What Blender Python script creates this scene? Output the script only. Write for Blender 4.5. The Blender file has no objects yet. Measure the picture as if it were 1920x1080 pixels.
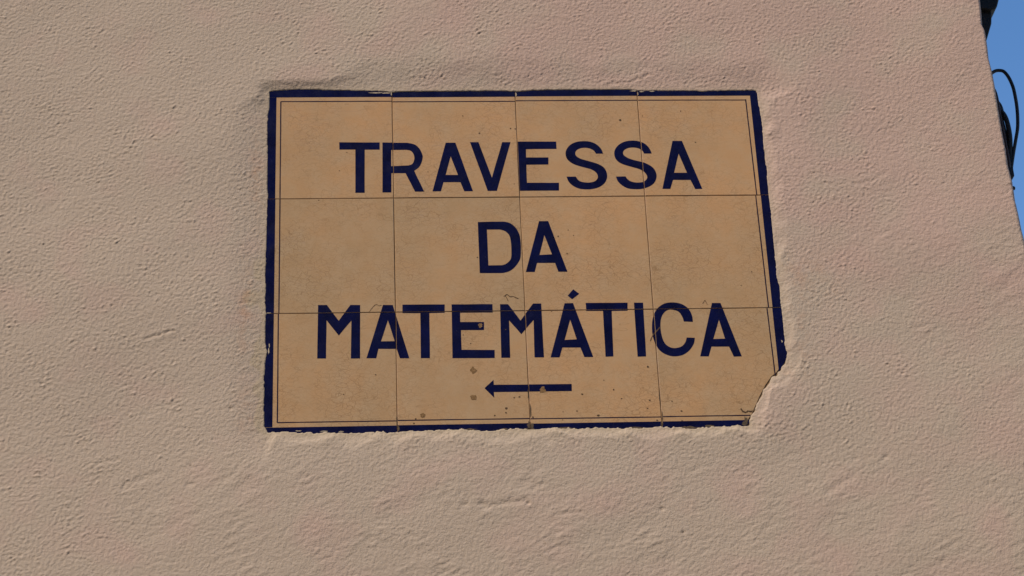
import bpy, math, random
import numpy as np
from mathutils import Matrix, Vector
from mathutils.geometry import tessellate_polygon

R = math.radians
scene = bpy.context.scene
COL = scene.collection
SIGN_Z = 2.95            # height of the sign's top left corner above the pavement

# ------------------------------------------------------------------ camera
cam_data = bpy.data.cameras.new('camera')
cam = bpy.data.objects.new('camera', cam_data)
COL.objects.link(cam)
cam_data.sensor_width = 36.0
cam_data.lens = 36.0 * 3945.9 / 1920.0
cam_data.clip_start = 0.05
cam_data.clip_end = 2000.0
right = Vector((0.997744, -0.054691, -0.038934))
up = Vector((0.010938, -0.439753, 0.898052))
back = right.cross(up)
mw = Matrix((right, up, back)).transposed().to_4x4()
mw.translation = (0.12336, -2.20063, SIGN_Z - 1.34615)
cam.matrix_world = mw
scene.camera = cam

# ------------------------------------------------------------------ sky and sun
SUN_EL, SUN_AZ = R(48), R(-138)         # raking along the wall from the upper left; azimuth clockwise from +y
world = bpy.data.worlds.new('World')
scene.world = world
world.use_nodes = True
nt = world.node_tree
nt.nodes.clear()
sky = nt.nodes.new('ShaderNodeTexSky')
sky.sky_type = 'NISHITA'
sky.sun_disc = False
sky.sun_elevation = SUN_EL
sky.sun_rotation = SUN_AZ
sky.air_density = 1.15
sky.dust_density = 0.0
sky.ozone_density = 7.0
bg = nt.nodes.new('ShaderNodeBackground')
bg.inputs['Strength'].default_value = 0.15
wo = nt.nodes.new('ShaderNodeOutputWorld')
hs = nt.nodes.new('ShaderNodeHueSaturation')      # the camera's rendering of a clear blue sky
hs.inputs['Saturation'].default_value = 1.08
nt.links.new(sky.outputs[0], hs.inputs['Color'])
nt.links.new(hs.outputs[0], bg.inputs[0])
nt.links.new(bg.outputs[0], wo.inputs[0])

sun_data = bpy.data.lights.new('sun', 'SUN')
sun_data.energy = 4.4
sun_data.angle = R(0.53)
sun_data.color = (1.0, 0.87, 0.70)
sun = bpy.data.objects.new('sun', sun_data)
COL.objects.link(sun)
sun_dir = Vector((math.sin(SUN_AZ) * math.cos(SUN_EL), math.cos(SUN_AZ) * math.cos(SUN_EL), math.sin(SUN_EL)))
sun.rotation_euler = sun_dir.to_track_quat('Z', 'Y').to_euler()
sun.location = (-6, 6, 14)

vs = scene.view_settings
vs.view_transform = 'Standard'
vs.look = 'None'
vs.exposure = 0.12
vs.gamma = 1.0
vs.use_curve_mapping = False
scene.cycles.max_bounces = 8
scene.cycles.diffuse_bounces = 5
scene.cycles.use_denoising = True

# outlines measured on the sign, in millimetres from its top left corner (x right, y up); a third 1 marks a sharp corner
LETTERS = [
 ('T',((85.6,-73.2,1),(134.1,-73.8,1),(134,-83.8,1),(116.1,-83.7,1),(115.6,-142.6,1),(104.5,-142.5,1),(104.9,-83.4,1),(85.8,-83.3,1)),()),
 ('R',((137.4,-73.9,1),(166.6,-74.4,1),(176.1,-76.9),(182,-83.2),(185.2,-91.5),(185.1,-97),(183.4,-103.2),(180.3,-108.7),(174.9,-113.1,1),(186.2,-141.7,1),(175.3,-141.6,1),(164.4,-116.3,1),(147.6,-116.2,1),(147.2,-142.4,1),(136.6,-142.3,1)),(((147.8,-84.3,1),(165.8,-84.2,1),(171.2,-85.6),(174.4,-90),(175.4,-95.6),(174.5,-100.4),(172.3,-104.1),(167.8,-105.8,1),(147.5,-106.6,1)),)),
 ('A',((213.5,-74.7,1),(225.2,-74.8,1),(244.4,-141.7,1),(233.9,-141.6,1),(229.7,-129.3,1),(209.5,-129.1,1),(206.2,-141.3,1),(196.1,-141.5,1)),(((219,-93.8,1),(227,-119.3,1),(212.4,-119.2,1)),)),
 ('V',((242.8,-74.2,1),(253.1,-74.3,1),(267.6,-123.4,1),(281.7,-74.5,1),(291.8,-74.6,1),(272.9,-141.5,1),(261.9,-141.4,1)),()),
 ('E',((300,-73.7,1),(347.1,-74,1),(347.1,-84.3,1),(310.1,-84.3,1),(309.8,-95.7,1),(336.7,-95.9,1),(336.3,-105.7,1),(309.7,-105.8,1),(309.4,-130.5,1),(347.8,-130.8,1),(347.3,-141.5,1),(300.2,-141.4,1)),()),
 ('S',((394.5,-91.3,1),(403.1,-91.3,1),(401.3,-85),(395.9,-78.4),(388.4,-74.6),(379.4,-73.7),(370.4,-75.2),(363.1,-79.6),(358.7,-86.1),(357.7,-92),(359,-97.9),(363.2,-103),(369.4,-106.7),(378.8,-110),(386.9,-112.6),(392.4,-116.3),(394.9,-121.4),(394.2,-125.8),(391.1,-129.1),(385.9,-130.7),(380.2,-130.8),(374.5,-129.6),(370.8,-127),(368.5,-122.6,1),(357.3,-122.6,1),(359.3,-129.1),(364.1,-134.9),(370.9,-138.8),(379,-140.2),(387.3,-139.8),(395.7,-137.3),(402.3,-132.3),(405.9,-125.1),(406.1,-117.9),(403.6,-111.3),(398.7,-106.9),(391.9,-103.7),(381.8,-100.4),(374.3,-97.5),(370.1,-93.6),(369.6,-89.5),(371.7,-86),(376.3,-83.6),(382.1,-83),(387.8,-84.2),(392.2,-87.1)),()),
 ('S',((452.8,-91.7,1),(462.2,-91.8,1),(460.3,-85.5),(455.6,-78.8),(448.2,-74.6),(439.2,-73.4),(430.1,-74.9),(422.8,-79.3),(418.3,-85.1),(416.7,-91),(417.6,-97.6),(421.3,-103),(427.5,-106.7),(437.5,-110.2),(446.9,-113.6),(452.3,-118.3),(454.5,-123.4),(453.7,-127),(450.2,-130.3),(445.1,-131.4),(439.3,-131.2),(434.3,-129.7),(430.7,-126.8),(428.4,-122.9,1),(416.9,-123.1,1),(418.8,-129.6),(423.8,-135.4),(430.5,-139.4),(438.7,-140.6),(447,-140.2),(455.5,-137.6),(462.2,-132.6),(465.6,-125.6),(465.8,-119.1),(463.3,-112.5),(458.2,-107.7),(450.7,-103.7),(440.7,-100.7),(433.2,-97.7),(428.3,-93.7),(427.5,-89.9),(429.4,-86.4),(434.1,-83.8),(439.9,-83.1),(446.2,-84.2),(450.8,-87.3)),()),
 ('A',((488.8,-74.3,1),(500.4,-74.4,1),(520.1,-141,1),(511.4,-141.2,1),(506.6,-128.6,1),(485.5,-128.4,1),(481.4,-140.7,1),(471.8,-140.6,1)),(((494.9,-92.3,1),(503.1,-118.7,1),(487.5,-118.6,1)),)),
 ('D',((248.8,-183.2,1),(271.9,-182.8,1),(280.9,-183.1),(287.7,-185.5),(293.5,-191.4),(297.4,-200.1),(298.5,-210.2),(298.4,-220.7),(297.4,-231.2),(294.1,-238.3),(288.8,-244.9),(282.7,-249.1),(275.8,-250.9,1),(248.9,-250.7,1)),(((259.2,-193.3,1),(274.6,-193.4,1),(280.5,-195.6),(285,-200.5),(286.7,-207.2),(287.2,-216.8),(286.6,-230.1),(284.1,-235.3),(279.7,-239.1),(275.4,-240.6,1),(259.4,-240.7,1)),)),
 ('A',((321.5,-182.5,1),(332.5,-182.6,1),(352,-250.1,1),(341.2,-249.9,1),(337.9,-238.3,1),(316.7,-238.1,1),(313.4,-249.9,1),(303,-249.8,1)),(((326.9,-201.4,1),(334.8,-226.9,1),(320,-227.6,1)),)),
 ('M',((60.6,-289.7,1),(70.8,-289.8,1),(84.4,-310.1,1),(97.9,-290.1,1),(109.1,-290.3,1),(108.6,-358,1),(98,-357.9,1),(98.9,-310,1),(84.4,-328.9,1),(70.4,-309.2,1),(69.8,-357.5,1),(59.7,-357.3,1)),()),
 ('A',((135.4,-290.6,1),(146.7,-290.8,1),(164.8,-358.7,1),(154,-358.5,1),(150.4,-346.5,1),(129.6,-346.2,1),(127,-358,1),(115.8,-357.8,1)),(((140.9,-310.2,1),(148.3,-336.8,1),(132.7,-336.8,1)),)),
 ('T',((157.9,-290.5,1),(206.9,-290.8,1),(206.6,-301.4,1),(188.9,-301.7,1),(188.3,-358.9,1),(177.9,-358.7,1),(178.4,-301.6,1),(157.8,-301.3,1)),()),
 ('E',((214.9,-290.8,1),(262.4,-291.1,1),(262.3,-301.8,1),(224.5,-301.6,1),(224.3,-313.5,1),(251.8,-313.9,1),(251.5,-324.1,1),(224.9,-324,1),(224.9,-348.8,1),(262.9,-349.5,1),(262.6,-359.7,1),(214.1,-359.3,1)),()),
 ('M',((271.2,-291.3,1),(280.5,-291.4,1),(294.2,-312.6,1),(309.7,-290.9,1),(319.2,-291,1),(319.3,-359.8,1),(308.4,-359.6,1),(309.4,-312.1,1),(294.4,-330,1),(280.9,-312,1),(280.5,-359.6,1),(270.2,-359.5,1)),()),
 ('A',((346.5,-291.1,1),(356.4,-290.9,1),(376.2,-360.1,1),(365.9,-360,1),(361.9,-347.9,1),(341.1,-347.6,1),(337.3,-360,1),(326.9,-359.9,1)),(((351.9,-312.1,1),(358.2,-337.4,1),(344.2,-338,1)),)),
 ('accent',((357.5,-273,1),(364.3,-279,1),(355.6,-286,1),(350.6,-281.3,1)),()),
 ('T',((371.1,-290.9,1),(420.2,-291.2,1),(419.6,-301.5,1),(401,-301.6,1),(399.5,-359.7,1),(390.4,-359.9,1),(390.8,-301.4,1),(371.3,-301.2,1)),()),
 ('I',((427.7,-291.3,1),(438.4,-291.5,1),(437.4,-360.2,1),(427.5,-360.4,1)),()),
 ('C',((484.4,-316.5,1),(495,-317.1,1),(494.6,-308.8),(491,-300),(483.5,-293.9),(473.6,-291.6),(463.4,-293),(455.1,-298.8),(449.5,-308.2),(447,-319.9),(446.7,-332.4),(449.1,-344.1),(454.2,-353.5),(462.3,-359),(470.7,-360.7),(480.1,-359),(488.3,-353.2),(494,-344.8),(495.7,-337.5,1),(486.3,-336.9,1),(484.1,-343.1),(479.5,-348.1),(472.2,-350.2),(465.9,-349),(460.5,-344.3),(457.6,-335.7),(456.6,-324.7),(457.7,-313.8),(461.1,-306),(466.4,-301.6),(472.2,-301.1),(479.2,-303.8),(483,-310.2)),()),
 ('A',((519.3,-293,1),(529.4,-293.1,1),(548.6,-361.8,1),(539.2,-362,1),(534.7,-349.2,1),(514.3,-348.9,1),(510,-361.3,1),(500.1,-361.1,1)),(((525.7,-314.7,1),(530.8,-339,1),(517.2,-339.3,1)),)),
]
ARROW = ((249.6,-397.1,1),(260.2,-387,1),(260.4,-393.1,1),(349.5,-393.5,1),(349.2,-402.3,1),(260.1,-402.1,1),(260.3,-409.2,1))
PLASTER_EDGE = ((1.3,-1.9),(11,-0.8),(36.7,0.6),(56.1,0.4),(75.5,-0.8),(114.3,-1.7),(140.2,-3),(149.9,-4.2),(156.4,-3.1),(192.1,-2.9),(244.2,-2.8),(283.3,-2.7),(299,-3.9),(304.2,-3.6),(322.6,-2.1),(348.8,-1.5),(388.2,-1.7),(440.8,-2),(450.5,-3.6),(473.6,-3.7),(493.4,-3.8),(523.1,-4),(529.6,-5.6),(539.6,-4.5),(586,-3.6),(596.6,-3.6),(598.4,-6),(598.6,-19),(600.4,-49.3),(599.6,-79.4),(600.1,-116.5),(599.2,-147.3),(599.8,-174.9),(599.1,-203.7),(598.9,-246.3),(598.7,-263.2),(600.8,-273),(599.9,-285.2),(600.1,-298),(600.3,-310.9),(600.3,-323.5),(599.8,-335.1),(600.5,-341.3),(599.6,-348.8),(601.3,-359),(599.6,-366.4),(597.3,-372.4),(591.8,-377.1),(586.4,-384),(581.7,-387),(575.1,-395.6),(567.6,-406.8),(566.9,-410.1),(561.6,-418.6),(556.1,-428.5),(550.6,-438.3),(546.5,-446.7),(542.4,-447),(527,-448.2),(506.2,-448.7),(483.8,-450.3),(449.5,-447.7),(423.8,-449.3),(381.2,-447.7),(355.6,-448.1),(329.9,-446.8),(299.4,-448.1),(279.1,-447.5),(248.8,-449.6),(228.8,-447.5),(200.2,-447.1),(162.1,-448.2),(145.4,-449.7),(120.4,-448.4),(95.3,-449.6),(69,-448.4),(45.7,-448.6),(20.7,-446.7),(6.1,-447.4),(2.9,-444.7),(0.9,-433.9),(-0,-419.4),(0.5,-397.4),(0.1,-382.9),(1,-364.4),(1.8,-357.1),(3.3,-349.8),(1.6,-342.4),(0.5,-323.6),(1.2,-305.1),(1.7,-299.2),(0,-286.2),(0.7,-267.1),(-0.1,-251.2),(0.6,-211.5),(1.2,-171.2),(1.7,-146.9),(0.7,-130.8),(0.6,-102.8),(-0,-53.5),(0.4,-34.9),(2.1,-24.4),(1.9,-12.1))
SPECKS = ((438.4,-373.2,1.4),(397.3,-401.3,1.1),(360.9,-406.3,1.1),(405.6,-412.6,0.9),(437.8,-415.3,1.1),(463.2,-416.8,0.9),(434.6,-424.9,0.9),(473,-428.9,1.2),(353.8,-427,0.9),(377.8,-432.9,1.6),(336.9,-437.7,0.7),(303.4,-433.9,1.1),(337.9,-427.8,0.7),(444.5,-439.9,1.2),(473,-440.9,0.9),(386.8,-389.4,0.7),(331,-301.5,0.7),(126.2,-378.5,0.9),(89.7,-402.3,0.7),(235.4,-341.1,0.9),(227.2,-330.1,0.7),(276.7,-323.8,0.9),(273.8,-422.4,1.6),(273.1,-427.8,1.1),(260,-430.9,1.1),(170.6,-433.9,1.1),(168.5,-439.3,1.1),(283.1,-409.4,0.9),(289,-408.5,1.1),(235.2,-37.5,0.7),(292.6,-55.6,0.9),(298.3,-56.2,0.9),(254.6,-62,1.1),(61.2,-152.4,0.7),(94.7,-87.5,0.7),(191.2,-114.7,0.7),(85.7,-112.4,0.7),(294,-132.4,0.7),(426.8,-44.4,1.6),(501.9,-32.3,0.9),(516.7,-76.5,0.9),(454.4,-38.9,0.7),(569.7,-252.9,0.8),(555.6,-270.5,0.6),(246.7,-230.2,1),(343.4,-203,0.9),(361.6,-202.1,0.7),(352.7,-226.1,0.8),(355.6,-194.9,0.6))
CHIPS = ((237.6,-374.8,3.5,4.6),(236.9,-408.3,4.4,3.5),(247.4,-318.4,2.5,3.9),(315.6,-400.6,3.5,4.9),(178.9,-429.6,3.2,2.8))
CRACKS = ((((276,-281.2),(279.7,-278.8),(283.7,-282),(287,-281.4),(292.7,-284.6)),1.1),(((277.5,-280.5),(279.1,-282.7),(280.9,-287.5)),0.8),(((119.7,-299.2),(122.9,-294.3),(126.2,-290.4),(128.7,-290.1),(130.6,-291.8),(133.8,-290.9)),0.7),(((508.2,-293.7),(511.5,-289.3),(513.7,-295.2)),0.7),(((541.7,-426.9),(543.9,-431.1),(547.3,-431.8),(550.2,-430.3),(554.8,-430.7)),2.2),(((443.6,-341),(444.9,-337.2),(447.3,-332.9),(455.8,-323.4)),1.6))
CORNER_LINE = ((897.8,137),(896.5,112.7),(894.6,88.7),(897.1,82.3),(897.3,68.8),(897,56.9),(896.2,41.1),(898.2,21.5),(898.8,2),(898.5,-28.9),(898.9,-63.3),(899.8,-89.7),(899.2,-112.2),(901.3,-134.6),(900.8,-160.4),(902.1,-178.7),(902.8,-200.6),(904.9,-222.3))
CABLES = {'loop': ((905.2,34.7),(911.1,47.6),(917.9,54),(924.5,55.7),(930.7,53.9),(935.7,45.3),(939.1,32.1),(940.1,18.7),(940.2,4.5),(939.2,-10.8),(936.7,-28.2),(931.9,-45.2),(926.9,-62.1),(923.5,-74.4),(919.1,-91.1),(915.6,-104.7)), 'hook': ((913.3,14.1),(915.8,12),(919.6,7),(921.5,-0.8)), 'outer': ((912.6,9.4),(916.1,-0),(922.4,-10.7),(924.9,-24.3),(925.1,-41.8),(923,-59),(920.4,-74.3),(915.8,-96.4)), 'flat': ((911.8,22.8),(913.7,7.1),(913.9,-15.6),(915,-36.6),(915.7,-57.1),(916.3,-74.3),(915.2,-100.9)), 'inner': ((913.5,5.5),(916.9,-7.1),(919.5,-24.2),(920.4,-41.8),(918.8,-57.2),(916.9,-79.7),(915.5,-98.7))}
HOOK = ((910,-127),(906.3,-124.7))
ARM = ((907.6,162.5),(930.8,162.4),(927.9,147.6),(924.6,126.7),(910.5,90.6),(906.1,90.7),(904.5,129.6))
BLOCK = ((911.3,208.9),(950.3,208.9),(937.3,159),(934.1,150),(931.2,146.1),(925.5,143.9),(902.9,147.6))
CREASES = ((((-134,-331.8),(-125.1,-328.6),(-104.2,-321.5)),1.2,1.9),(((-184,-483.8),(-175.4,-480.8),(-159.7,-477.9)),0.9,1.9),(((415,6.5),(441.4,8.7),(465.2,18.6)),1.1,1.9),(((704,-139.4),(730.9,-132.3),(745.3,-121.4)),0.6,2.5),(((245.7,-543.2),(269.6,-537.4),(290.5,-535.9)),1,3.8),(((322.4,-552.8),(352.2,-550.3)),0.7,2.5),(((629.9,-531.5),(649.5,-519.1),(662.4,-512.9)),0.7,4.4),(((-153.7,-510.7),(-135.4,-501.7),(-113.4,-494.5)),0.7,3.8),(((572.8,-294.9),(583.8,-312.3)),0.5,3.2))
PITS = ((-80.2,-486.3,1.6,1.9),(293.3,-538.5,1.2,2.5),(441.8,-548.2,1,3.2),(463.7,-575.5,1.2,1.9),(242.9,-538.2,1.2,5.7),(223.3,-539.7,1,4.4),(-106.8,-277.4,1.2,1.4),(-80.8,-508.9,0.7,4.4),(-37.5,-419,0.9,3.2),(664.7,-491.7,0.8,3.2),(701.7,-489.7,0.7,3.8))

# ------------------------------------------------------------------ helpers
def tag(o, label=None, cat=None, group=None, kind=None):
    if label: o['label'] = label
    if cat: o['category'] = cat
    if group: o['group'] = group
    if kind: o['kind'] = kind
    return o

def empty(name, loc):
    o = bpy.data.objects.new(name, None)
    o.empty_display_size = 0.1
    COL.objects.link(o)
    o.location = loc
    return o

def mesh_obj(name, verts, faces, mat, parent=None, smooth=False, origin=(0, 0, 0)):
    """verts in world metres; stored relative to the parent's (or own) origin"""
    org = Vector(parent_origin(parent)) if parent else Vector(origin)
    me = bpy.data.meshes.new(name)
    me.from_pydata([tuple(Vector(v) - org) for v in verts], [], faces)
    me.materials.append(mat)
    if smooth:
        for p in me.polygons: p.use_smooth = True
    me.update()
    o = bpy.data.objects.new(name, me)
    COL.objects.link(o)
    if parent: o.parent = parent
    else: o.location = org
    return o

def parent_origin(p):
    v = Vector((0, 0, 0))
    while p:
        v = v + p.location
        p = p.parent
    return v

def box(verts, faces, lo, hi):
    n = len(verts)
    (a, b, c), (d, e, f) = lo, hi
    verts += [(a, b, c), (d, b, c), (d, e, c), (a, e, c), (a, b, f), (d, b, f), (d, e, f), (a, e, f)]
    faces += [tuple(n + i for i in q) for q in ((0, 3, 2, 1), (4, 5, 6, 7), (0, 1, 5, 4), (1, 2, 6, 5), (2, 3, 7, 6), (3, 0, 4, 7))]

def box_obj(name, lo, hi, mat, parent=None):
    v, f = [], []
    box(v, f, lo, hi)
    return mesh_obj(name, v, f, mat, parent)

def prism_y(name, pts, y0, y1, mat, parent=None, bevel=0.0):
    """polygon in (x, z) metres pushed from y0 (front) to y1; the front edges chamfered"""
    a = sum(pts[i][0] * pts[(i + 1) % len(pts)][1] - pts[(i + 1) % len(pts)][0] * pts[i][1] for i in range(len(pts)))
    if a < 0: pts = pts[::-1]
    n = len(pts)
    inn = inset(pts, bevel) if bevel else pts
    v = [(x, y0, z) for x, z in inn]
    if bevel: v += [(x, y0 + bevel, z) for x, z in pts]
    v += [(x, y1, z) for x, z in pts]
    f = [tuple(range(n))]
    rings = len(v) // n
    for r in range(rings - 1):
        for i in range(n):
            j = (i + 1) % n
            f.append((r * n + i, (r + 1) * n + i, (r + 1) * n + j, r * n + j))
    f.append(tuple(range((rings - 1) * n, rings * n))[::-1])
    return mesh_obj(name, v, f, mat, parent)

def inset(pts, d):
    """counter-clockwise polygon pulled in by d"""
    out = []
    n = len(pts)
    for i in range(n):
        p0, p, p1 = Vector(pts[i - 1]), Vector(pts[i]), Vector(pts[(i + 1) % n])
        e0, e1 = (p - p0), (p1 - p)
        if e0.length < 1e-9 or e1.length < 1e-9:
            out.append(tuple(p)); continue
        e0.normalize(); e1.normalize()
        n0, n1 = Vector((-e0.y, e0.x)), Vector((-e1.y, e1.x))
        m = n0 + n1
        if m.length < 1e-6: m = n0
        m.normalize()
        k = d / max(0.4, m.dot(n0))
        out.append(tuple(p + m * k))
    return out

def tube(points, rad, sides=12):
    """round cable through the points (world metres), closed at both ends"""
    pts = [Vector(p) for p in points]
    sm = []
    for i in range(len(pts) - 1):
        p0, p1, p2, p3 = pts[max(i - 1, 0)], pts[i], pts[i + 1], pts[min(i + 2, len(pts) - 1)]
        for k in range(5):
            t = k / 5
            sm.append(0.5 * ((2 * p1) + (p2 - p0) * t + (2 * p0 - 5 * p1 + 4 * p2 - p3) * t * t + (3 * p1 - p0 - 3 * p2 + p3) * t ** 3))
    sm.append(pts[-1])
    v, f = [], []
    nrm = None
    for i, p in enumerate(sm):
        t = (sm[min(i + 1, len(sm) - 1)] - sm[max(i - 1, 0)]).normalized()
        if nrm is None: nrm = t.orthogonal().normalized()
        nrm = (nrm - t * nrm.dot(t)).normalized()
        b = t.cross(nrm)
        for k in range(sides):
            a = 2 * math.pi * k / sides
            v.append(tuple(p + (nrm * math.cos(a) + b * math.sin(a)) * rad))
    n = sides
    for i in range(len(sm) - 1):
        for k in range(n):
            l = (k + 1) % n
            f.append((i * n + k, i * n + l, (i + 1) * n + l, (i + 1) * n + k))
    f.append(tuple(range(n))[::-1])
    f.append(tuple(range((len(sm) - 1) * n, len(sm) * n)))
    return v, f

# ------------------------------------------------------------------ materials
class Nodes:
    def __init__(s, name):
        s.m = bpy.data.materials.new(name)
        s.m.use_nodes = True
        s.t = s.m.node_tree
        s.t.nodes.clear()
        s.out = s.n('ShaderNodeOutputMaterial')
        s.b = s.n('ShaderNodeBsdfPrincipled')
        s.l(s.b.outputs[0], s.out.inputs[0])
        s.co = s.n('ShaderNodeTexCoord').outputs['Object']
    def n(s, t, **kw):
        q = s.t.nodes.new(t)
        for k, v in kw.items(): setattr(q, k, v)
        return q
    def l(s, a, b): s.t.links.new(a, b)
    def put(s, inp, v):
        if hasattr(v, 'is_linked') or hasattr(v, 'links'): s.l(v, inp)
        else: inp.default_value = v
    def scaled(s, sc, rot=(0, 0, 0)):
        q = s.n('ShaderNodeMapping')
        q.inputs['Scale'].default_value = sc
        q.inputs['Rotation'].default_value = rot
        s.l(s.co, q.inputs[0])
        return q.outputs[0]
    def noise(s, scale, detail=4, rough=.55, dist=0, vec=None):
        q = s.n('ShaderNodeTexNoise')
        s.l(vec or s.co, q.inputs['Vector'])
        q.inputs['Scale'].default_value = scale
        q.inputs['Detail'].default_value = detail
        q.inputs['Roughness'].default_value = rough
        q.inputs['Distortion'].default_value = dist
        return q.outputs['Fac']
    def ramp(s, fac, stops):
        q = s.n('ShaderNodeValToRGB')
        s.l(fac, q.inputs[0])
        e = q.color_ramp.elements
        while len(e) < len(stops): e.new(.5)
        for k, (p, c) in zip(e, stops):
            k.position = p
            k.color = (c, c, c, 1) if isinstance(c, (int, float)) else tuple(c) + (1,)
        return q.outputs[0]
    def mix(s, fac, a, b, mode='MIX'):
        q = s.n('ShaderNodeMix', data_type='RGBA', blend_type=mode)
        s.put(q.inputs[0], fac)
        for i, v in ((6, a), (7, b)):
            if isinstance(v, tuple): q.inputs[i].default_value = v + (1,)
            else: s.l(v, q.inputs[i])
        return q.outputs[2]
    def math(s, op, a, b=0.0):
        q = s.n('ShaderNodeMath', operation=op)
        s.put(q.inputs[0], a); s.put(q.inputs[1], b)
        return q.outputs[0]
    def attr(s, name):
        return s.n('ShaderNodeAttribute', attribute_name=name).outputs['Fac']
    def bump(s, h, dist, strength=1.0, prev=None):
        q = s.n('ShaderNodeBump')
        q.inputs['Strength'].default_value = strength
        q.inputs['Distance'].default_value = dist
        s.l(h, q.inputs['Height'])
        if prev: s.l(prev, q.inputs['Normal'])
        return q.outputs[0]
    def done(s, color, rough, normal=None, spec=.5):
        s.put(s.b.inputs['Base Color'], color if not isinstance(color, tuple) else color + (1,))
        s.put(s.b.inputs['Roughness'], rough)
        s.b.inputs['Specular IOR Level'].default_value = spec
        if normal: s.l(normal, s.b.inputs['Normal'])
        return s.m

def mat_plaster():
    k = Nodes('painted_plaster')
    tone = k.attr('tone')
    mott = k.noise(14, 4, .6)
    t = k.math('ADD', tone, k.math('MULTIPLY', k.math('SUBTRACT', mott, .5), .28))
    base = k.mix(k.ramp(t, [(.25, 0.), (.75, 1.)]), PLASTER_BEIGE, PLASTER_PINK)
    # fine blotches of thinner paint
    bl = k.noise(60, 3, .6)
    base = k.mix(k.math('MULTIPLY', k.ramp(bl, [(.45, 0.), (.75, 1.)]), .07), base, (.44, .31, .215))
    bl2 = k.noise(230, 2, .5)
    base = k.mix(k.math('MULTIPLY', k.ramp(bl2, [(.35, 1.), (.6, 0.)]), .07), base, (.30, .23, .18))
    # trowelled mortar margin round the sign, and reddish old paint beside it
    base = k.mix(k.math('MULTIPLY', k.attr('bare'), .75), base, PLASTER_MORTAR)
    base = k.mix(k.math('MULTIPLY', k.attr('rust'), k.ramp(k.noise(90, 4, .65), [(.42, 0.), (.62, .75)])), base, (.42, .24, .15))
    base = k.mix(k.math('MULTIPLY', k.attr('dark_marks'), .8), base, (.10, .075, .055))  # darker brown in small pits and along the plaster's edge at the sign
    # beyond the part modelled in relief the same stipple carries on as fine bump
    far = k.math('MULTIPLY', k.math('SUBTRACT', 1.0, k.attr('relief')), k.noise(120, 4, .6, .3))
    b0 = k.bump(far, .0032, .8)
    b1 = k.bump(k.noise(260, 3, .6), .0022, .6, b0)
    b2 = k.bump(k.noise(900, 2, .5), .0004, .4, b1)
    return k.done(base, .93, b2, .25)

def mat_tile():
    k = Nodes('cream_glaze')
    info = k.n('ShaderNodeObjectInfo')
    v = k.math('MULTIPLY', k.math('SUBTRACT', info.outputs['Random'], .5), 1.0)
    big = k.noise(9, 3, .55)
    t = k.math('ADD', big, k.math('MULTIPLY', v, .38))
    base = k.mix(k.ramp(t, [(.25, 0.), (.8, 1.)]), TILE_A, TILE_B)
    cloud = k.noise(40, 4, .65)
    base = k.mix(k.math('MULTIPLY', k.ramp(cloud, [(.4, 0.), (.72, 1.)]), .5), base, TILE_C)
    # craze lines in the glaze
    wv = k.n('ShaderNodeVectorMath', operation='ADD')
    nz = k.n('ShaderNodeTexNoise')
    k.l(k.co, nz.inputs['Vector']); nz.inputs['Scale'].default_value = 45; nz.inputs['Detail'].default_value = 3
    sc = k.n('ShaderNodeVectorMath', operation='SCALE')
    k.l(nz.outputs['Color'], sc.inputs[0]); sc.inputs['Scale'].default_value = .020
    k.l(k.co, wv.inputs[0]); k.l(sc.outputs[0], wv.inputs[1])
    cr = None
    for scale, wid in ((150, .05), (260, .07)):
        vo = k.n('ShaderNodeTexVoronoi', feature='DISTANCE_TO_EDGE')
        mp = k.n('ShaderNodeMapping')
        mp.inputs['Scale'].default_value = (.55, 1, 1.25)
        k.l(wv.outputs[0], mp.inputs[0]); k.l(mp.outputs[0], vo.inputs['Vector'])
        vo.inputs['Scale'].default_value = scale
        e = k.ramp(vo.outputs['Distance'], [(0., 1.), (wid, 0.)])
        cr = e if cr is None else k.math('MAXIMUM', cr, k.math('MULTIPLY', e, .6))
    mask = k.ramp(k.noise(13, 3, .6), [(.36, .08), (.62, 1.)])
    # longer wavering cracks across the tiles
    wl = k.noise(24, 3, .6, .4, k.scaled((.45, 1, 1.5), (0, R(12), 0)))
    wl = k.ramp(k.math('ABSOLUTE', k.math('SUBTRACT', k.math('FRACT', k.math('MULTIPLY', wl, 9.)), .5)), [(0., 1.), (.05, 0.)])
    wl = k.math('MULTIPLY', wl, k.ramp(k.noise(20, 2, .5), [(.45, 0.), (.65, .7)]))
    crm = k.math('MAXIMUM', k.math('MULTIPLY', cr, mask), wl)
    base = k.mix(k.math('MULTIPLY', crm, .50), base, (.15, .085, .04))
    # brown age spotting
    base = k.mix(k.math('MULTIPLY', k.ramp(k.noise(320, 3, .65), [(.66, 0.), (.74, 1.)]), .55), base, (.17, .10, .045))
    b1 = k.bump(k.noise(16, 2, .5), .0010, .5)
    b2 = k.bump(k.noise(110, 3, .55), .0003, .3, b1)
    b3 = k.bump(k.math('SUBTRACT', 1.0, crm), .0001, .5, b2)
    rough = k.ramp(k.noise(50, 3, .6), [(.3, .06), (.75, .17)])
    return k.done(base, rough, b3, .65)

def mat_blue():
    k = Nodes('cobalt_glaze')
    f = k.noise(38, 4, .6)
    base = k.mix(k.ramp(f, [(.3, 0.), (.75, 1.)]), BLUE_A, BLUE_B)
    b1 = k.bump(k.noise(16, 2, .5), .0016, .6)
    b2 = k.bump(k.noise(150, 3, .55), .0004, .35, b1)
    return k.done(base, k.ramp(k.noise(60, 3, .6), [(.3, .12), (.75, .30)]), b2, .3)

def mat_simple(name, a, b, scale, rough, bump_scale=None, bump_d=.001, spec=.4):
    k = Nodes(name)
    base = k.mix(k.ramp(k.noise(scale, 4, .6), [(.3, 0.), (.7, 1.)]), a, b)
    nb = k.bump(k.noise(bump_scale or scale * 2, 4, .6), bump_d, .6)
    return k.done(base, rough, nb, spec)

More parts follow.
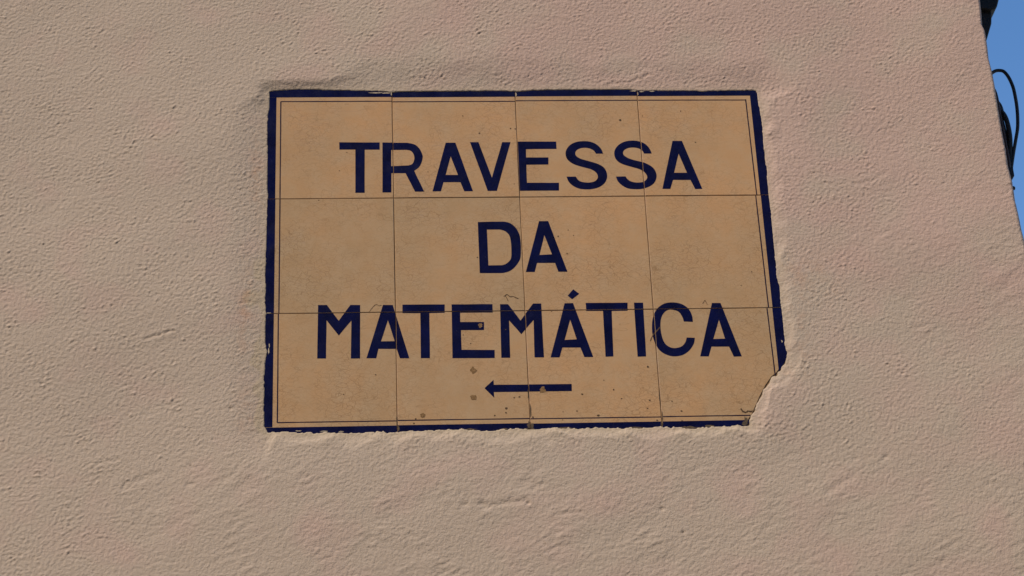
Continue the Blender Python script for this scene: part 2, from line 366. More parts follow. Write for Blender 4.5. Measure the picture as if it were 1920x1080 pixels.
PLASTER_BEIGE = (.412, .330, .262)
PLASTER_PINK = (.438, .314, .260)
PLASTER_MORTAR = (.39, .31, .215)
TILE_A = (.372, .246, .136)
TILE_B = (.485, .280, .138)
TILE_C = (.430, .314, .198)
BLUE_A = (.0016, .0022, .020)
BLUE_B = (.0028, .0048, .046)

M_PLASTER = mat_plaster()
M_TILE = mat_tile()
M_BLUE = mat_blue()
M_GROUT = mat_simple('brown_joint_mortar', (.15, .085, .042), (.30, .19, .10), 120, .95, 400, .0006, .2)
M_SPECK = mat_simple('dark_speck', (.035, .022, .014), (.11, .065, .035), 900, .9, 900, .0003, .2)
M_SMEAR = mat_simple('pale_plaster_smear', (.36, .29, .21), (.45, .37, .28), 300, .9, 700, .0005, .2)
M_DIRT = mat_simple('brown_dirt', (.050, .036, .026), (.12, .085, .055), 300, .9, 600, .0005, .2)
M_CHIP = mat_simple('bare_tile_body', (.10, .055, .022), (.27, .16, .075), 420, .95, 700, .0006, .2)
M_LINE = mat_simple('brown_blue_line_glaze', (.008, .006, .024), (.024, .010, .022), 45, .25, 150, .0003)
M_CABLE = mat_simple('black_cable_sheath', (.010, .010, .011), (.020, .020, .021), 60, .55, 300, .0004)
M_REDCABLE = mat_simple('brown_cable_sheath', (.035, .014, .012), (.055, .024, .018), 60, .6, 300, .0004)
M_IRON = mat_simple('black_painted_iron', (.006, .006, .006), (.016, .014, .012), 50, .65, 220, .0008)
M_FACADE = mat_simple('grey_buff_facade_paint', (.30, .265, .22), (.36, .32, .265), 2, .9, 60, .002)
M_WOOD = mat_simple('green_painted_wood', (.03, .07, .045), (.05, .10, .065), 8, .5, 60, .001)
M_GLASS = mat_simple('window_glass', (.02, .024, .028), (.03, .034, .04), 1, .05, 2, .0005, .6)
M_TRIM = mat_simple('limestone_trim', (.50, .46, .39), (.58, .54, .47), 6, .8, 40, .002)
M_STONE = mat_simple('limestone_paving', (.30, .275, .235), (.42, .385, .33), 3, .85, 14, .004)
M_ROOF = mat_simple('terracotta_roof', (.30, .12, .06), (.40, .17, .09), 4, .85, 12, .01)

rng = np.random.default_rng(11)

# ------------------------------------------------------------------ the pavement (one sheet to the horizon)
pv = mesh_obj('pavement', [(-400, -400, 0), (400, -400, 0), (400, 400, 0), (-400, 400, 0)], [(0, 1, 2, 3)], M_STONE)
tag(pv, kind='structure')

# ------------------------------------------------------------------ the plastered house
STEP = 0.0011
WALL_TOP, WALL_LEFT, CORNER_X, CORNER_R, WALL_BACK = 9.0, -14.0, 0.9015, 0.006, 6.0

def sdist(px, py, poly):
    """signed distance (negative inside) of points to a polygon, numpy"""
    d = np.full(px.shape, 1e9)
    ins = np.zeros(px.shape, bool)
    n = len(poly)
    for i in range(n):
        ax, ay = poly[i][:2]; bx, by = poly[(i + 1) % n][:2]
        ex, ey = bx - ax, by - ay
        t = np.clip(((px - ax) * ex + (py - ay) * ey) / (ex * ex + ey * ey + 1e-12), 0, 1)
        d = np.minimum(d, np.hypot(px - ax - t * ex, py - ay - t * ey))
        if ay != by:
            c = ((ay > py) != (by > py)) & (px < ex * (py - ay) / ey + ax)
            ins ^= c
    return np.where(ins, -d, d)

def band_noise(shape, lam, width=.45, aniso=1.0, rot=0.0, seed=0):
    """noise whose features are about lam metres across; aniso > 1 draws them out along rot"""
    ny, nx = 1 << (shape[0] - 1).bit_length(), 1 << (shape[1] - 1).bit_length()
    r = np.random.default_rng(seed)
    w = np.fft.rfft2(r.standard_normal((ny, nx)))
    fy = np.fft.fftfreq(ny, STEP)[:, None]; fx = np.fft.rfftfreq(nx, STEP)[None, :]
    c, s = math.cos(rot), math.sin(rot)
    a, b = (fx * c + fy * s) * aniso, (-fx * s + fy * c)
    f = np.hypot(a, b); f[0, 0] = 1e-9
    g = np.exp(-(np.log(f * lam)) ** 2 / (2 * width ** 2)); g[0, 0] = 0
    o = np.fft.irfft2(w * g, (ny, nx))[:shape[0], :shape[1]]
    return o / o.std()

def high_pass(h, lam):
    """take out the swells longer than lam metres"""
    ny, nx = h.shape
    p = np.pad(h, ((0, 40), (0, 40)), mode='wrap')
    fy = np.fft.fftfreq(p.shape[0], STEP)[:, None]; fx = np.fft.rfftfreq(p.shape[1], STEP)[None, :]
    return np.fft.irfft2(np.fft.rfft2(p) * (1 - np.exp(-(fy ** 2 + fx ** 2) * lam ** 2)), p.shape)[:ny, :nx]

def smooth01(x):
    x = np.clip(x, 0, 1)
    return x * x * (3 - 2 * x)

def build_wall(parent):
    xs0, xs1 = -0.41, CORNER_X - CORNER_R
    arc = CORNER_R * math.pi / 2
    yside = 0.08
    nd = int(round((xs1 - xs0 + arc + yside) / STEP))
    ud = np.linspace(0, xs1 - xs0 + arc + yside, nd + 1)
    nz = int(round(0.88 / STEP))
    zd = np.linspace(SIGN_Z - 0.69, SIGN_Z + 0.19, nz + 1)
    # path round the house: positions and outward normals
    P, N = [], []
    for x in (WALL_LEFT, -10, -7, -5, -3.5, -2.5, -1.8, -1.3, -1.0, -.8, -.65, -.55, -.47):
        P.append((x, 0.)); N.append((0., -1.))
    n_before = len(P)
    for u in ud:
        if u <= xs1 - xs0: P.append((xs0 + u, 0.)); N.append((0., -1.))
        elif u <= xs1 - xs0 + arc:
            a = (u - (xs1 - xs0)) / CORNER_R
            P.append((xs1 + CORNER_R * math.sin(a), CORNER_R - CORNER_R * math.cos(a))); N.append((math.sin(a), -math.cos(a)))
        else:
            P.append((CORNER_X, CORNER_R + u - (xs1 - xs0) - arc)); N.append((1., 0.))
    y = P[-1][1]
    for d in (.03, .1, .25, .5, 1., 2., 4.): P.append((CORNER_X, min(y + d, WALL_BACK))); N.append((1., 0.))
    P.append((CORNER_X, WALL_BACK)); N.append((.7, .7))
    P.append((WALL_LEFT, WALL_BACK)); N.append((-.7, .7))
    P.append((WALL_LEFT, 0.)); N.append((-.7, -.7))
    Z = np.concatenate([[-.2, .5, 1., 1.4, 1.7, 1.9, 2.05, 2.18], zd, [3.23, 3.3, 3.4, 3.6, 4., 4.6, 5.5, 7., WALL_TOP]])
    k0 = 8
    P, N = np.array(P), np.array(N)
    nu, nv = len(P), len(Z)
    H = np.zeros((nv, nu)); tone = np.full((nv, nu), .5); bare = np.zeros((nv, nu)); rust = np.zeros((nv, nu)); dark_marks = np.zeros((nv, nu)); relief = np.zeros((nv, nu))
    sl = (slice(k0, k0 + len(zd)), slice(n_before, n_before + len(ud)))
    sh = (len(zd), len(ud))
    X = np.broadcast_to((xs0 + ud)[None, :], sh) * 1000          # mm along the unrolled wall, sign coordinates
    Y = np.broadcast_to((zd - SIGN_Z)[:, None], sh) * 1000
    bn = lambda *a, **k: band_noise(sh, *a, **k)
    # roughcast: lumps, worm-like ridges, pits
    a1 = bn(.0090, .30, 1.4, .45, seed=1)
    a2 = bn(.0098, .28, 1.3, .5, seed=2)
    a3 = bn(.0052, .25, 1.2, .2, seed=3)
    sparse = np.clip(bn(.0066, .28, 1.45, .5, seed=14) - .6, 0, 2.2)
    pits = np.clip(bn(.0070, .26, 1.25, .5, seed=18) - 1.1, 0, 1.6)
    ridge = np.exp(-(a2 / .50) ** 2)
    patch = np.clip(.8 + .5 * bn(.03, .5, seed=15), .2, 1.6)
    rough = high_pass(.08 * np.tanh(a1) + .235 * ridge * patch + .25 * sparse * patch + .095 * a3 - .24 * pits, .013)
    smear = (.10 * bn(.013, .5, 3.2, .38, seed=4) + .07 * bn(.0085, .45, 2.2, .30, seed=5)) * np.clip(.75 + .5 * bn(.09, .6, seed=41), .15, 1.9) + .042 * bn(.0050, .3, 1.5, .3, seed=6) + .032 * bn(.0034, .25, 1.3, .1, seed=19)
    med = .9 * bn(.42, .4, seed=9) + .22 * bn(.16, .5, 1.4, .3, seed=8)
    lumps = .10 * bn(.040, .5, 1.9, .5, seed=7) * np.clip(.5 + bn(.15, .6, seed=42), 0, 2) + .10 * np.clip(bn(.024, .45, 3.0, .3, seed=17) - 1.5, 0, 2)
    # where the coat is trowelled smooth (0) or rough (1)
    def blob(cx, cy, rx, ry): return np.exp(-((X - cx) / rx) ** 2 - ((Y - cy) / ry) ** 2)
    m = np.ones(sh)
    m -= .95 * smooth01((-452 - Y + .22 * X * 0) / 70.) * smooth01((X + 190) / 120.)
    m += .55 * blob(640, -440, 60, 60)
    m -= .6 * blob(0, -400, 60, 90) + .5 * blob(820, -250, 90, 160) + .35 * blob(740, -330, 60, 110)
    m -= .75 * smooth01((X - 835) / 40)
    m += .25 * blob(640, -120, 70, 160) - .25 * blob(-150, 60, 120, 60)
    m += .22 * bn(.07, .5, 1.5, .3, seed=12)
    m = np.clip(m, .10, 1.15)
    h = rough * m * (.78 + .22 * np.clip(bn(.10, .7, seed=13), -2, 2)) + (smear + lumps) * (.88 - .75 * np.clip(m, 0, 1))
    for pts, dep, wid in CREASES:
        d = np.full(sh, 1e9); side = np.zeros(sh)
        for (ax, ay), (bx, by) in zip(pts[:-1], pts[1:]):
            ex, ey = bx - ax, by - ay
            t = np.clip(((X - ax) * ex + (Y - ay) * ey) / (ex * ex + ey * ey), 0, 1)
            d = np.minimum(d, np.hypot(X - ax - t * ex + .6 * a3, Y - ay - t * ey + .6 * a1))
        h -= dep * np.exp(-(d / wid) ** 2) - .5 * dep * np.exp(-(d / (3 * wid)) ** 2)
    for px, py, dep, rad in PITS:
        d2 = ((X - px) ** 2 + ((Y - py) * 1.3) ** 2) / rad ** 2
        h -= dep * np.exp(-d2) * (1 + .5 * np.tanh(a2))
        if rad < 2: dark_marks[sl] = np.maximum(dark_marks[sl], np.exp(-d2 * 2))  # darker colour centred on the small pits
    # the sign sits in a shallow bed: plaster slopes down to the tiles and stops in a ragged edge
    sd = sdist(X, Y, PLASTER_EDGE)
    bottom = smooth01((-430 - Y) / 20.); top = smooth01((Y + 20) / 20.)
    coarse = bn(.022, .6, seed=25)
    rag = .16 * bn(.0045, .4, seed=21) * np.clip(.6 + coarse, .1, 2) + .34 * bn(.010, .5, seed=22) + .35 * coarse
    rag = rag * (.34 + .72 * bottom)
    cut = smooth01((X - 535) / 12.) * smooth01((-368 - Y) / 8.)
    rag = rag - cut * np.clip(1.1 + .9 * bn(.014, .5, seed=26), 0, 2.4)      # a dark gap along the broken corner
    sde = sd + rag
    slope_w = np.clip(15 + 4 * (1 - .8 * top) * bn(.06, .5, seed=23), 8, 26)
    lside = smooth01((14 - X) / 14.) * smooth01((-6 - Y) / 25.)
    slope_w = (slope_w * (1 - lside) + 46 * lside) * (1 + 2.2 * smooth01((X - 70) / 60.) * top)
    lip = np.where(sde > 0, (.8 - .45 * lside + (3.2 + .45 * lside + (.4 - .22 * top) * (1 - .8 * lside) * bn(.05, .5, seed=24) * np.exp(-np.clip(sd, 0, None) / 18.)) * smooth01(sde / slope_w) ** (1 - .35 * lside)) * np.clip(sde / .9, 0, 1) ** .5, sde * 4)
    lip = np.maximum(lip, -9.)
    near = smooth01(sd / 12.)
    front = np.clip((xs1 * 1000 - X) / 60., 0, 1)
    body = 4.0 + (h + med * smooth01(sd / 60.) * (.4 + .6 * front)) * (1.0)
    w = smooth01((sde - 2) / 22.)
    hh = np.where(sde > 0, lip + (h * (.45 + .55 * near)) * smooth01(sde / 5.) + med * smooth01(sd / 60.) * (.4 + .6 * front), lip)
    # fade the relief out at the rim of the finely modelled area
    fade = smooth01(np.minimum.reduce([(X + 410) / 50., (Y + 690) / 40., (190 - Y) / 40., (X.max() - X) / 30.]))
    H[sl] = 4.0 + (hh - 4.0) * np.where(sd < 60, 1, fade)
    relief[sl] = fade
    tone[:] = np.where(relief == 0, .4, tone)
    tone[sl] = .4 + (tone[sl] - .4) * fade
    H[:] = np.where(H == 0, 4.0, H)
    tone[sl] = np.clip(.20 + .50 * smooth01((X + 100) / 650.) * (.25 + .75 * smooth01((Y + 460) / 380.)) + .12 * bn(.16, .6, seed=31) + .03 * bn(.05, .5, seed=32) + .12 * blob(300, 90, 200, 60) - .2 * blob(640, -330, 40, 120), 0, 1)
    left = smooth01((6 - X) / 6.) * smooth01((Y + 470) / 15.) * smooth01((10 - Y) / 15.)
    edge = np.exp(-np.clip(sde, 0, None) / 5.)
    smearband = left * smooth01((14 + 5 * bn(.05, .5, seed=33) - sd) / 4.) * smooth01((-200 - Y) / 60.)
    bare[sl] = np.clip(.8 * edge + smearband + .5 * bottom * np.exp(-np.clip(sd, 0, None) / 12.) , 0, 1) * (sd < 80)
    rust[sl] = .7 * np.clip(1.0 * blob(-22, -300, 9, 50) + .8 * blob(-12, -120, 8, 50) + .8 * blob(-20, -420, 10, 25) + .5 * blob(620, -330, 12, 60) + .5 * blob(640, -260, 40, 25) + .45 * blob(600, -390, 12, 12), 0, 1) * (sd > 1)
    crack = np.exp(-(np.clip(sde, -3, 9) / .5) ** 2)
    dark_marks[sl] = np.maximum(dark_marks[sl], crack * np.clip(.05 + .6 * cut + .35 * bn(.02, .5, seed=35), 0, 1))  # darker colour along the plaster's edge, strongest at the broken corner
    # the corner is not quite plumb
    cl = sorted(CORNER_LINE, key=lambda q: q[1])
    dev = np.interp((Z - SIGN_Z) * 1000, [q[1] for q in cl], [q[0] for q in cl]) - CORNER_X * 1000
    wgt = np.clip((P[:, 0] - (CORNER_X - .06)) / .06, 0, 1) ** 2
    hm = H - 4.0
    hm[:, :] += 0
    vx = P[:, 0][None] + N[:, 0][None] * hm / 1000 * .6 + wgt[None] * dev[:, None] / 1000
    front_n = np.abs(N[:, 1])[None]
    vy = P[:, 1][None] + N[:, 1][None] * H / 1000 * front_n + N[:, 1][None] * 0
    vz = np.broadcast_to(Z[:, None], H.shape)
    co = np.stack([vx, vy, vz], -1).reshape(-1, 3)
    i = np.arange(nv - 1)[:, None] * nu; j = np.arange(nu - 1)[None]
    q = np.stack([i + j, i + j + 1, i + j + nu + 1, i + j + nu], -1).reshape(-1, 4)
    me = bpy.data.meshes.new('wall')
    me.vertices.add(len(co)); me.vertices.foreach_set('co', (co - np.array(parent_origin(parent))).astype(np.float32).ravel())
    me.loops.add(q.size); me.loops.foreach_set('vertex_index', q.astype(np.int32).ravel())
    me.polygons.add(len(q))
    me.polygons.foreach_set('loop_start', np.arange(0, q.size, 4, dtype=np.int32))
    me.polygons.foreach_set('use_smooth', np.ones(len(q), bool))
    for nm, arr in (('tone', tone), ('bare', bare), ('rust', rust), ('dark_marks', dark_marks), ('relief', relief)):
        at = me.attributes.new(nm, 'FLOAT', 'POINT')
        at.data.foreach_set('value', arr.astype(np.float32).ravel())
    me.update(calc_edges=True)
    me.materials.append(M_PLASTER)
    o = bpy.data.objects.new('wall', me)
    COL.objects.link(o)
    o.parent = parent
    return o

house = empty('corner_house', (CORNER_X, 0, 0))
tag(house, 'house wall in rough pinkish beige plaster, surrounding the tiled street sign up to its corner', 'house')
build_wall(house)
v, f = [], []
box(v, f, (WALL_LEFT - .1, -.12, WALL_TOP - .005), (CORNER_X + .12, WALL_BACK + .1, WALL_TOP + .12))
mesh_obj('roof', v, f, M_ROOF, house)

# ------------------------------------------------------------------ the tiled sign
sign = empty('street_sign', (0.3, 0, SIGN_Z - .45))
tag(sign, 'cream tile street sign lettered TRAVESSA DA MATEMÁTICA in blue, with arrow and broken corner', 'street sign')
T, JOINT = 150.0, 0.42        # mm: tile pitch, half a joint
random.seed(5)
TILT = {}
for i in range(4):
    for jj in range(3):
        TILT[(i, jj)] = (random.uniform(-.18, .18), random.uniform(-.0022, .0022), random.uniform(-.0022, .0022))
CUT = [(597, -370), (592, -376.5), (586.6, -383.5), (581, -387.5), (573.5, -397.5), (565.5, -411), (560, -422), (554.5, -433), (548.8, -441), (546, -447.5), (545, -454)]

def tile_rect(i, jj):
    x0 = i * T + (JOINT if i else -4.5); x1 = (i + 1) * T - (JOINT if i < 3 else -4.5)
    y1 = -jj * T - (JOINT if jj else -4.5); y0 = -(jj + 1) * T + (JOINT if jj < 2 else -4.5)
    return x0, y0, x1, y1

def face_y(i, jj, x, y):
    """world y of the glazed face of a tile at (x, y) mm"""
    d, tx, ty = TILT[(i, jj)]
    return -(d + (x - (i + .5) * T) * tx + (y + (jj + .5) * T) * ty) / 1000

def W(x, y, yy): return (x / 1000, yy, SIGN_Z + y / 1000)

def build_tile(i, jj):
    x0, y0, x1, y1 = tile_rect(i, jj)
    # the rim of a hand-made tile wanders a little
    def side(a, b, n=6):
        return [(a[0] + (b[0] - a[0]) * k / n + (random.uniform(-.16, .16) if k else 0), a[1] + (b[1] - a[1]) * k / n + (random.uniform(-.16, .16) if k else 0)) for k in range(n)]
    if (i, jj) == (3, 2):
        pts = side((x0, y1), (x0, y0)) + side((x0, y0), (545, y0)) + CUT[::-1] + side((604.5, -364), (x1, y1), 3) + side((x1, y1), (x0, y1))
    else:
        pts = side((x0, y1), (x0, y0)) + side((x0, y0), (x1, y0)) + side((x1, y0), (x1, y1)) + side((x1, y1), (x0, y1))
    inn = inset(pts, .45)
    n = len(pts)
    v = [W(x, y, face_y(i, jj, x, y)) for x, y in inn] + [W(x, y, face_y(i, jj, x, y) + .00045) for x, y in pts] + [W(x, y, .008) for x, y in pts]
    fc = [tuple(range(n))]
    for r in range(2):
        for k in range(n):
            l = (k + 1) % n
            fc.append((r * n + k, (r + 1) * n + k, (r + 1) * n + l, r * n + l))
    o = mesh_obj('tile', v, fc, M_TILE, sign)
    if (i, jj) == (3, 2): o['label'] = 'tile with its outer corner broken off'
    return o

for jj in range(3):
    for i in range(4):
        build_tile(i, jj)
# bed of brown mortar seen in the joints and along the break
v, f = [], []
box(v, f, W(-6, -456, .0009), W(606, 6, .012))
mesh_obj('mortar_bed', v, f, M_GROUT, sign)

def clip_poly(poly, x0, y0, x1, y1):
    for ax, lim, keep in ((0, x0, 1), (0, x1, -1), (1, y0, 1), (1, y1, -1)):
        out = []
        for k in range(len(poly)):
            a, b = poly[k - 1], poly[k]
            ia, ib = (a[ax] - lim) * keep >= 0, (b[ax] - lim) * keep >= 0
            if ia != ib:
                t = (lim - a[ax]) / (b[ax] - a[ax])
                out.append((a[0] + (b[0] - a[0]) * t, a[1] + (b[1] - a[1]) * t))
            if ib: out.append(b)
        poly = out
        if len(poly) < 3: return []
    return poly

def area(p): return sum(p[k - 1][0] * p[k][1] - p[k][0] * p[k - 1][1] for k in range(len(p))) / 2

def cut_half(poly, ax, ay, nx, ny):
    out = []
    for k in range(len(poly)):
        a, b = poly[k - 1], poly[k]
        da, db = (a[0] - ax) * nx + (a[1] - ay) * ny, (b[0] - ax) * nx + (b[1] - ay) * ny
        if (da >= 0) != (db >= 0):
            t = da / (da - db)
            out.append((a[0] + (b[0] - a[0]) * t, a[1] + (b[1] - a[1]) * t))
        if db >= 0: out.append(b)
    return out if len(out) >= 3 else []

def painted(name, polys, mat, lift=.12, keep_cut=True, rim=.06):
    """glaze painted on the tile faces: each convex or simple polygon list (outer, holes...) cut at the joints"""
    V, F = [], []
    for rings in polys:
        flat = [p for r in rings for p in r]
        tris = tessellate_polygon([[Vector((x, y, 0)) for x, y in r] for r in rings])
        for tri in tris:
            t = [flat[k] for k in tri]
            if area(t) < 0: t = t[::-1]
            if abs(area(t)) < 1e-6: continue
            for i in range(4):
                for jj in range(3):
                    x0, y0, x1, y1 = tile_rect(i, jj)
                    g = clip_poly(t, x0 + rim, y0 + rim, x1 - rim, y1 - rim)
                    if len(g) < 3: continue
                    if (i, jj) == (3, 2) and max(p[0] for p in g) > 540 and min(p[1] for p in g) < -370 and keep_cut:
                        (ax, ay), (bx, by) = CUT[1], CUT[9]
                        ex, ey = bx - ax, by - ay
                        l = math.hypot(ex, ey)
                        g = cut_half(g, ax - ey / l * 1.2, ay + ex / l * 1.2, ey / l, -ex / l)
                        if len(g) < 3: continue
                    b = len(V)
                    V += [W(x, y, face_y(i, jj, x, y) - lift / 1000) for x, y in g]
                    F.append(tuple(range(b, b + len(g))))
    return mesh_obj(name, V, F, mat, sign)

def curve_ring(ring):
    """smooth the runs of points that are not marked as corners (Catmull-Rom)"""
    n = len(ring); out = []
    for k in range(n):
        p1, p2 = ring[k], ring[(k + 1) % n]
        out.append(p1[:2])
        c1, c2 = len(p1) > 2, len(p2) > 2
        if c1 and c2:
            # hand-cut edges: long strokes are not ruler-straight
            L = math.hypot(p2[0] - p1[0], p2[1] - p1[1])
            if L > 20:
                nx, ny = (p1[1] - p2[1]) / L, (p2[0] - p1[0]) / L
                for t in (.33, .67):
                    a = random.uniform(-.12, .12)
                    out.append((p1[0] + (p2[0] - p1[0]) * t + nx * a, p1[1] + (p2[1] - p1[1]) * t + ny * a))
            continue
        p0 = p1 if c1 else ring[k - 1]
        p3 = p2 if c2 else ring[(k + 2) % n]
        for t in (.25, .5, .75):
            out.append(tuple(.5 * (2 * p1[a] + (p2[a] - p0[a]) * t + (2 * p0[a] - 5 * p1[a] + 4 * p2[a] - p3[a]) * t * t + (3 * p1[a] - p0[a] - 3 * p2[a] + p3[a]) * t ** 3) for a in (0, 1)))
    return out

for ch, outer, holes in LETTERS:
    rings = [curve_ring(outer)] + [curve_ring(hh) for hh in holes]
    painted('accent_mark' if ch == 'accent' else 'letter', [rings], M_BLUE)
painted('direction_arrow', [[curve_ring(ARROW)]], M_BLUE)

# blue border band and the thin line inside it; the painter started afresh on every tile
def quad(x0, y0, x1, y1): return [[(x0, y0), (x1, y0), (x1, y1), (x0, y1)]]
def strip(a, b, w, n=10, amp=.10):
    """a thin painted line from a to b with a slightly uneven width"""
    L = math.hypot(b[0] - a[0], b[1] - a[1]); nx, ny = (a[1] - b[1]) / L, (b[0] - a[0]) / L
    l, r = [], []
    for k in range(n + 1):
        t = k / n; o1, o2 = random.uniform(-amp, amp), random.uniform(-amp, amp)
        x, y = a[0] + (b[0] - a[0]) * t, a[1] + (b[1] - a[1]) * t
        l.append((x + nx * (w / 2 + o1), y + ny * (w / 2 + o1))); r.append((x - nx * (w / 2 + o2), y - ny * (w / 2 + o2)))
    return [l + r[::-1]]
band, line = [], []
offs_top = [0., -.9, -.3, -.6]; offs_bot = [0., .3, -.2, .1]; offs_l = [0., .2, -.3]; offs_r = [0., .3, 0.]
for i in range(4):
    a, b = (i * T if i else -4), ((i + 1) * T if i < 3 else 604)
    yt = -10.2 + offs_top[i] * .7
    band.append([[(a, yt + random.uniform(-.2, .2)), (b, yt + random.uniform(-.2, .2)), (b, 6), (a, 6)]])
    yb = -441.2 + offs_bot[i]
    band.append([[(a, -455), (b, -455), (b, yb), (a, yb - .3)]])
    la, lb = (15.2 if i == 0 else a), (584 if i == 3 else b)
    line.append(strip((la, -16.0 + offs_top[i]), (lb, -16.3 + offs_top[i]), 1.25))
    line.append(strip((la, -435.6 + offs_bot[i]), (lb if i < 3 else 552, -435.6 + offs_bot[i]), 1.25))
for jj in range(3):
    a, b = (-jj * T if jj else -10.3), (-(jj + 1) * T if jj < 2 else -441.1)
    xl = 9.9 + offs_l[jj] * .5
    band.append([[(-4, b), (xl, b), (xl + .2, a), (-4, a)]])
    xr = 589.6 + offs_r[jj] * .5 + (.4 if jj else 0)
    band.append([[(xr, b), (604, b), (604, a), (xr - .2, a)]])
    la, lb = (-16 if jj == 0 else a), (b if jj < 2 else -435.6)
    line.append(strip((15.4 + offs_l[jj], la), (15.5 + offs_l[jj], lb), 1.4))
    line.append(strip((583.6 + offs_r[jj], la), (585.2 + offs_r[jj], lb if jj < 2 else -386), 1.4))
painted('border_band', band, M_BLUE, .10)
painted('border_line', line, M_LINE, .10)

# places where the glaze is chipped off, and small specks and cracks
def blob_ring(cx, cy, rx, ry, n=11, j=.35):
    return [[(cx + rx * math.cos(2 * math.pi * k / n) * random.uniform(1 - j, 1 + j * .6), cy + ry * math.sin(2 * math.pi * k / n) * random.uniform(1 - j, 1 + j * .6)) for k in range(n)]]
for cx, cy, rx, ry in CHIPS:
    painted('glaze_chip', [blob_ring(cx, cy, rx, ry, 13, .4)], M_CHIP, .2)
o = painted('glaze_specks', [blob_ring(x, y, max(r, .7) * 1.05, max(r, .7) * .9, 8) for x, y, r in SPECKS], M_SPECK, .2)
o['kind'] = 'stuff'
for pts, wd in CRACKS:
    polys = []
    for a, b in zip(pts[:-1], pts[1:]): polys.append(strip(a, b, wd * .75, 3, .22 * wd))
    painted('hairline_crack', polys, M_SPECK, .2 + .02 * random.random(), keep_cut=False)

# plaster dragged over the border when the wall was patched, and dirt caught along the lower edge
SMEARS = [(130.5, -4.3, 8.23, 0.7), (142.8, -4.6, 5.06, 0.99), (149.3, -5.7, 1.01, 2.82), (300.9, -7.7, 1.08, 3.17), (445.9, -3.4, 4.43, 0.7), (455.8, -4.4, 3.16, 0.63), (468.3, -4.1, 3.16, 0.56), (450.9, -7.4, 0.51, 2.46), (4.4, -347.1, 0.89, 4.23), (5.2, -340.4, 0.63, 2.82), (4.1, -299.2, 2.53, 0.49), (597.2, -343.3, 0.76, 1.76), (39.2, -446.1, 3.8, 0.63), (67.8, -446.9, 4.43, 0.63), (86.9, -447.6, 3.16, 0.56)]
STAINS = [(299.4, -444.6, 3.8, 6.34), (298.3, -449.1, 5.7, 3.52), (150.8, -444.7, 1.58, 3.52), (449.3, -445.1, 1.27, 3.52), (418.3, -449.2, 11.39, 2.11), (479.2, -449.5, 13.92, 1.83), (503.8, -448.0, 7.59, 1.55), (339.5, -448.5, 12.66, 1.69), (270.0, -448.7, 6.33, 1.83), (230.8, -448.0, 8.86, 1.55), (546.6, -441.5, 2.22, 4.93), (543.8, -445.4, 2.53, 2.82), (301, -425.7, 0.76, 8.45), (299.2, -405.9, 0.57, 7.04), (450.9, -438.0, 0.57, 9.86), (449.2, -411.6, 0.44, 9.86), (149.3, -436.3, 0.57, 8.45)]
o = painted('plaster_smears', [blob_ring(x, y, a, b, 15, .5) for x, y, a, b in SMEARS], M_SMEAR, .28, rim=0)
o['kind'] = 'stuff'
o = painted('dirt_stains', [blob_ring(x, y, a, b, 15, .5) for x, y, a, b in STAINS], M_DIRT, .24, rim=0)
o['kind'] = 'stuff'

# ------------------------------------------------------------------ cables hanging on the side wall just behind the corner
bundle = empty('cable_bundle', (CORNER_X, .05, SIGN_Z - .1))
tag(bundle, 'bundle of looped black cables hanging just past the corner of the house', 'cables')
def cable(key, rad, mat, y, pre=(), post=()):
    pts = [(x / 1000, y + dy, SIGN_Z + z / 1000) for (x, z), dy in zip(CABLES[key], np.linspace(0, .004, len(CABLES[key])))]
    pts = list(pre) + pts + list(post)
    vv, ff = tube(pts, rad)
    return mesh_obj('cable', vv, ff, mat, bundle, True)
z = SIGN_Z
down = lambda y, k: [(CORNER_X + .011, y, z - .112), (CORNER_X + .0075, y + .01, z - .13), (CORNER_X + .0065, y + .03, z - .2), (CORNER_X + .006, y + .06, z - .4), (CORNER_X + .006, y + .06 + k * .006, z - 1.2)]
o = cable('loop', .0022, M_CABLE, .050, [(CORNER_X + .004, .075, z - .02)], down(.056, 0)); o['label'] = 'cable arching out in the widest loop'
cable('outer', .0031, M_CABLE, .051, [(CORNER_X + .004, .09, z + .03), (CORNER_X + .008, .065, z + .022)], down(.062, 1))
o = cable('flat', .0028, M_REDCABLE, .046, [(CORNER_X + .005, .05, z + .05), (CORNER_X + .006, .05, z + .036)], down(.050, 2)); o['label'] = 'brownish cable lying flat along the corner'
cable('inner', .0027, M_CABLE, .054, [(CORNER_X + .004, .1, z + .02), (CORNER_X + .009, .07, z + .014)], down(.068, 3))
cable('hook', .0026, M_CABLE, .053, [(CORNER_X + .004, .08, z + .012)], [(CORNER_X + .0195, .058, z - .012), (CORNER_X + .013, .065, z - .02)])
# strap that gathers them above the corner hook
vv, ff = [], []
box(vv, ff, (CORNER_X - .002, .040, z - .104), (CORNER_X + .0165, .080, z - .092))
mesh_obj('strap', vv, ff, M_CABLE, bundle)

hook = empty('wall_hook', (CORNER_X, .03, z - .127))
tag(hook, 'small dark round-headed wall hook below the cable bundle', 'hook')
vv, ff = tube([(CORNER_X - .01, .03, z - .1235), (CORNER_X + .004, .03, z - .1255), (HOOK[0][0] / 1000, .03, z + HOOK[0][1] / 1000)], .0012, 10)
mesh_obj('shank', vv, ff, M_IRON, hook, True)
hx, hz = HOOK[0][0] / 1000, z + HOOK[0][1] / 1000
vv, ff = [], []
prof = [(-.003, .0006), (-.0024, .002), (-.001, .0027), (.001, .0027), (.0024, .002), (.003, .0006)]
for d, r_ in prof:
    for k in range(12):
        a = 2 * math.pi * k / 12
        vv.append((hx + d, .03 + r_ * math.cos(a), hz + r_ * math.sin(a)))
for r_ in range(len(prof) - 1):
    for k in range(12):
        l = (k + 1) % 12
        ff.append((r_ * 12 + k, r_ * 12 + l, (r_ + 1) * 12 + l, (r_ + 1) * 12 + k))
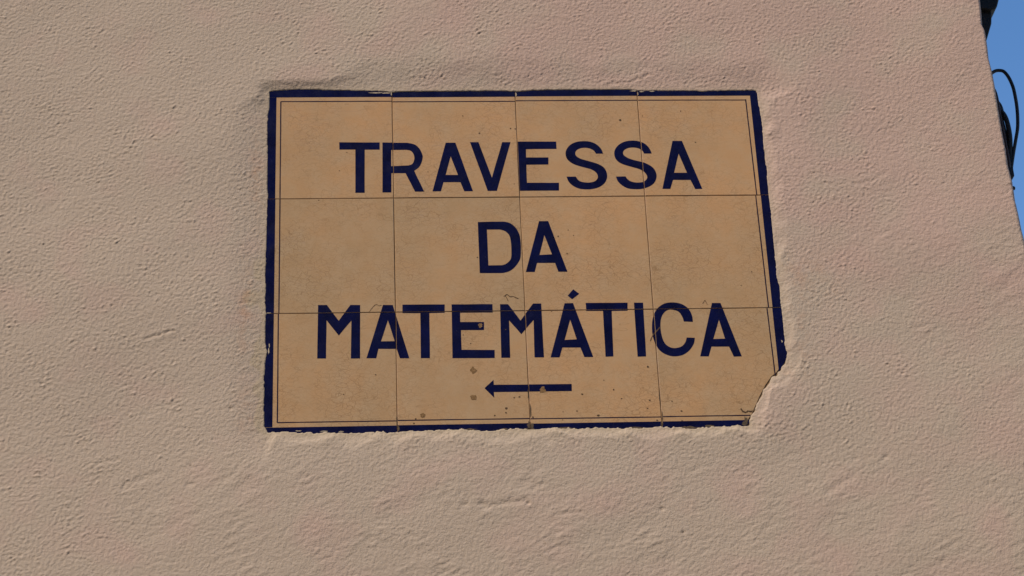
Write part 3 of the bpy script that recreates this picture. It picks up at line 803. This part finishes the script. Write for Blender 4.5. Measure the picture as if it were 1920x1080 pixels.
ff += [tuple(range(12))[::-1], tuple(range(60, 72))]
mesh_obj('head', vv, ff, M_IRON, hook, True)

# ------------------------------------------------------------------ black bracket on the side wall, top right
br = empty('wall_bracket', (CORNER_X, .05, z + .09))
tag(br, 'black bracket jutting from the side of the house at the top corner', 'bracket')
prism_y('arm', [(x / 1000, z + y / 1000) for x, y in ARM], .050, .088, M_IRON, br, .0012)
prism_y('top_block', [(x / 1000, z + y / 1000) for x, y in BLOCK], .045, .125, M_IRON, br, .0015)
box_obj('back_plate', (CORNER_X - .004, .042, z + .075), (CORNER_X + .005, .13, z + .23), M_IRON, br)

# ------------------------------------------------------------------ unseen houses added behind the camera so roofs and gap mirror in the glaze
OPP_Y = -8.0
def opposite_house(x0, x1, h, label, cols, door_x):
    t = empty('added_house', ((x0 + x1) / 2, OPP_Y, 0))
    tag(t, label, 'house', 'unseen houses added behind the camera')
    box_obj('wall', (x0, OPP_Y - 6, 0), (x1, OPP_Y, h), M_FACADE, t)
    box_obj('cornice', (x0 + .01, OPP_Y + .002, h - .18), (x1 - .01, OPP_Y + .14, h - .02), M_TRIM, t)
    box_obj('roof', (x0 - .0, OPP_Y - 6.1, h + .002), (x1 + .0, OPP_Y + .22, h + .14), M_ROOF, t)
    for x in cols:
        for zz in ((3.9, 1.7), (6.6, 1.5)):
            fr = box_obj('window', (x - .6, OPP_Y + .003, zz[0]), (x + .6, OPP_Y + .07, zz[0] + zz[1]), M_TRIM, t)
            box_obj('pane', (x - .48, OPP_Y + .073, zz[0] + .12), (x + .48, OPP_Y + .085, zz[0] + zz[1] - .12), M_GLASS, fr)
    d = box_obj('door', (door_x - .55, OPP_Y + .003, 0), (door_x + .55, OPP_Y + .06, 2.3), M_WOOD, t)
opposite_house(-13.0, 1.62, 9.0, 'long buff house, unseen, added for its reflection in the glaze, left of the gap', (-11, -8.4, -5.8, -3.2, -.6), -4.5)
opposite_house(1.88, 12.0, 9.6, 'taller buff house, unseen, added for its reflection in the glaze, right of the gap', (3.6, 6.2, 8.8), 5.0)
